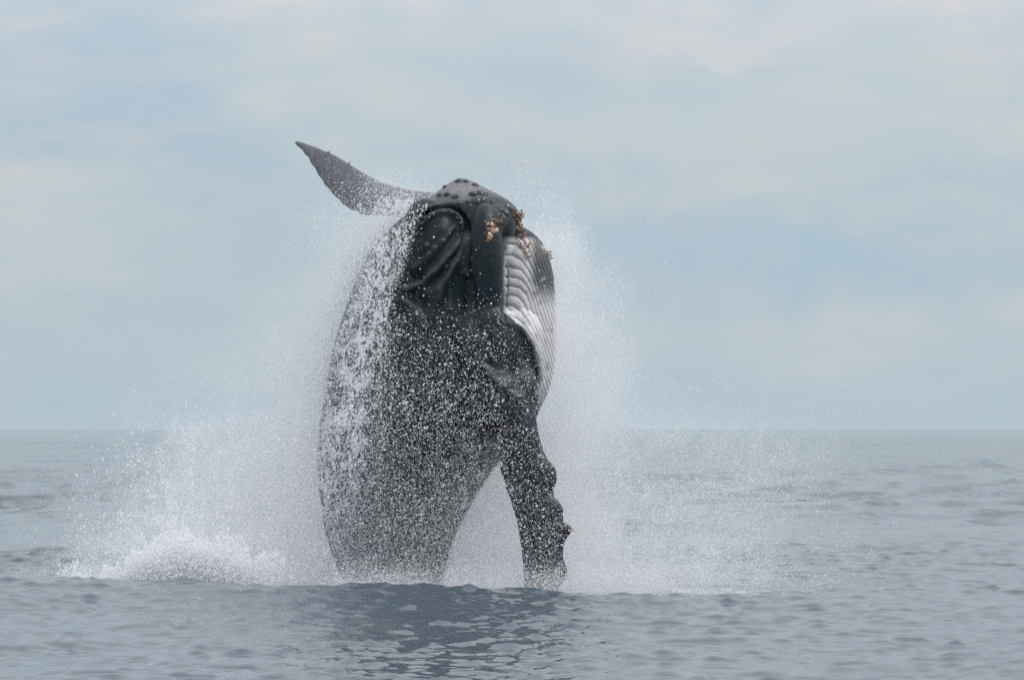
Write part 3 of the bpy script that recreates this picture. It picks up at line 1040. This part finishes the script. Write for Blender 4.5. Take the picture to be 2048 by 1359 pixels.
# low mist that boils up where flank and flipper meet the sea
lowm = np.exp(-((np.clip(GY, None, 1185) - 1185) / 38) ** 2) * smooth(600, 690, GX) * (1 - smooth(1180, 1560, GX)) * (1.1 + 0.9 * fbm(GX * 0.03, GY * 0.012, 4, 77)) * (1 - 0.7 * np.exp(-((GX - 1085) / 55) ** 2))
x, y, r = sample(lowm * 0.9, 0.36, 0.25)
parts_.append(to_world(x, y, r, rng.uniform(-3.2, -1.9, len(x))))
x, y, r = sample(lowm * 0.22, 0.85, 0.35)
parts_.append(to_world(x, y, r, rng.uniform(-3.0, -1.9, len(x))))
o = points_object('droplet_curtain', np.concatenate([p[0] for p in parts_]), np.concatenate([p[1] for p in parts_]), drops_mat)
tag(o, 'curtain of bright water drops falling past the dark flank', 'spray', 'stuff')

# sheets of white water that run down the back and tear into webs
PATH = np.array([(862, 392), (808, 432), (776, 485), (754, 540), (744, 600), (734, 650), (720, 700), (708, 760), (700, 820), (690, 880), (670, 940), (650, 990)], float)
dp, _ = seg_dist(GX, GY, PATH)
wx = GX + 14 * fbm(GX * 0.02, GY * 0.02, 3, 81)
ridge = 1 - np.abs(fbm(wx * 0.050, GY * 0.020, 4, 82, 0.6)) * 2
ridge2 = 1 - np.abs(fbm(wx * 0.09, GY * 0.05, 4, 85, 0.6)) * 2
env = np.exp(-(dp / 27) ** 2) * 1.0 + 0.30 * np.exp(-((dp - 30) / 40) ** 2)
web = smooth(0.72, 0.96, ridge) * env * 2.6 + smooth(0.80, 0.98, ridge2) * env * 1.4
side2 = np.exp(-((GX - np.interp(GY, [400, 600, 800, 1000, 1100], [800, 690, 655, 640, 668])) / 26) ** 2) * (GY > 400) * (GY < 1130)
web += side2 * smooth(0.60, 0.96, ridge2) * 2.6
web *= 1 - smooth(-10, 6, GX - np.interp(GY, [340, 385, 420, 470, 560, 620, 700], [890, 872, 846, 822, 795, 790, 900]))
web *= smooth(380, 420, GY) * (1 - smooth(1000, 1120, GY))
x, y, r = sample(web * 0.72, 0.8, 0.33)
co, rd = to_world(x, y, r, front_depth(x, y))
o = points_object('water_streams', co, rd, drops_mat)
tag(o, 'torn white streams of water running down the back of the whale', 'water', 'stuff')

# ------------------------------------------------------------------ foam mound thrown up on the left
nx, ny_ = 260, 90
XX, YY = np.meshgrid(np.linspace(-7.2, -2.6, nx), np.linspace(-3.3, 0.6, ny_), indexing='ij')
pxm = 1024 + XX * PPM
top = np.interp(pxm, [60, 110, 190, 260, 300, 350, 400, 450, 520, 620, 680], [0.0, 0.05, 0.16, 0.36, 0.60, 0.72, 0.60, 0.42, 0.26, 0.10, 0.0])
prof = np.exp(-((YY + 1.7) / 0.7) ** 2)
lump = 0.5 + 0.5 * fbm(XX * 2.2, YY * 2.2, 5, 91, 0.62)
lump2 = np.abs(fbm(XX * 5, YY * 5, 4, 95, 0.6))
ZZ = 0.7 * top * prof * (0.62 + 0.6 * lump) + 0.10 * lump2 * prof - 0.05
i = np.arange(nx - 1)[:, None] * ny_ + np.arange(ny_ - 1)[None, :]
ff = np.stack([i, i + ny_, i + ny_ + 1, i + 1], -1).reshape(-1, 4)
mt_f, t, b = material('white_foam')
pos = N(t, 'ShaderNodeNewGeometry').outputs['Position']
nn = noise(t, pos, 11, 6, 0.7)
L(t, mix(t, nn, (0.70, 0.73, 0.76), (0.86, 0.87, 0.88)), b.inputs['Base Color'])
b.inputs['Roughness'].default_value = 0.75
bp = N(t, 'ShaderNodeBump')
bp.inputs['Strength'].default_value = 0.9
bp.inputs['Distance'].default_value = 0.06
L(t, nn, bp.inputs['Height'])
L(t, bp.outputs[0], b.inputs['Normal'])
o = new_mesh('foam_mound', np.stack([XX, YY, ZZ], -1).reshape(-1, 3), ff, mt_f)
tag(o, 'churned heap of white foam on the water left of the whale', 'foam', 'stuff')
topline = np.interp(GX, [60, 110, 200, 260, 300, 350, 400, 450, 520, 640], [1160, 1157, 1150, 1118, 1092, 1070, 1078, 1096, 1112, 1130])
ft = smooth(-26, 16, GY - topline + 55 * fbm(GX * 0.045, GY * 0.022, 5, 97, 0.68)) * (GX > 90) * (1 - smooth(430, 620, GX)) * (GY < 1190)
ft = ft * smooth(90, 200, GX)
x, y, r = sample(ft * 4.2, 1.0, 0.4)
co, rd = to_world(x, y, r, rng.normal(-2.6, 0.4, len(x)))
o = points_object('foam_froth', co, rd, drops_mat)
tag(o, 'frothing white drops leaping off the foam heap', 'froth', 'stuff')
tris_ = sum(len(o_.data.polygons) for o_ in bpy.data.objects if o_.type == 'MESH')
print('polys', tris_, 'points', sum(len(o_.data.vertices) for o_ in bpy.data.objects if o_.type == 'MESH' and len(o_.data.polygons) == 0))
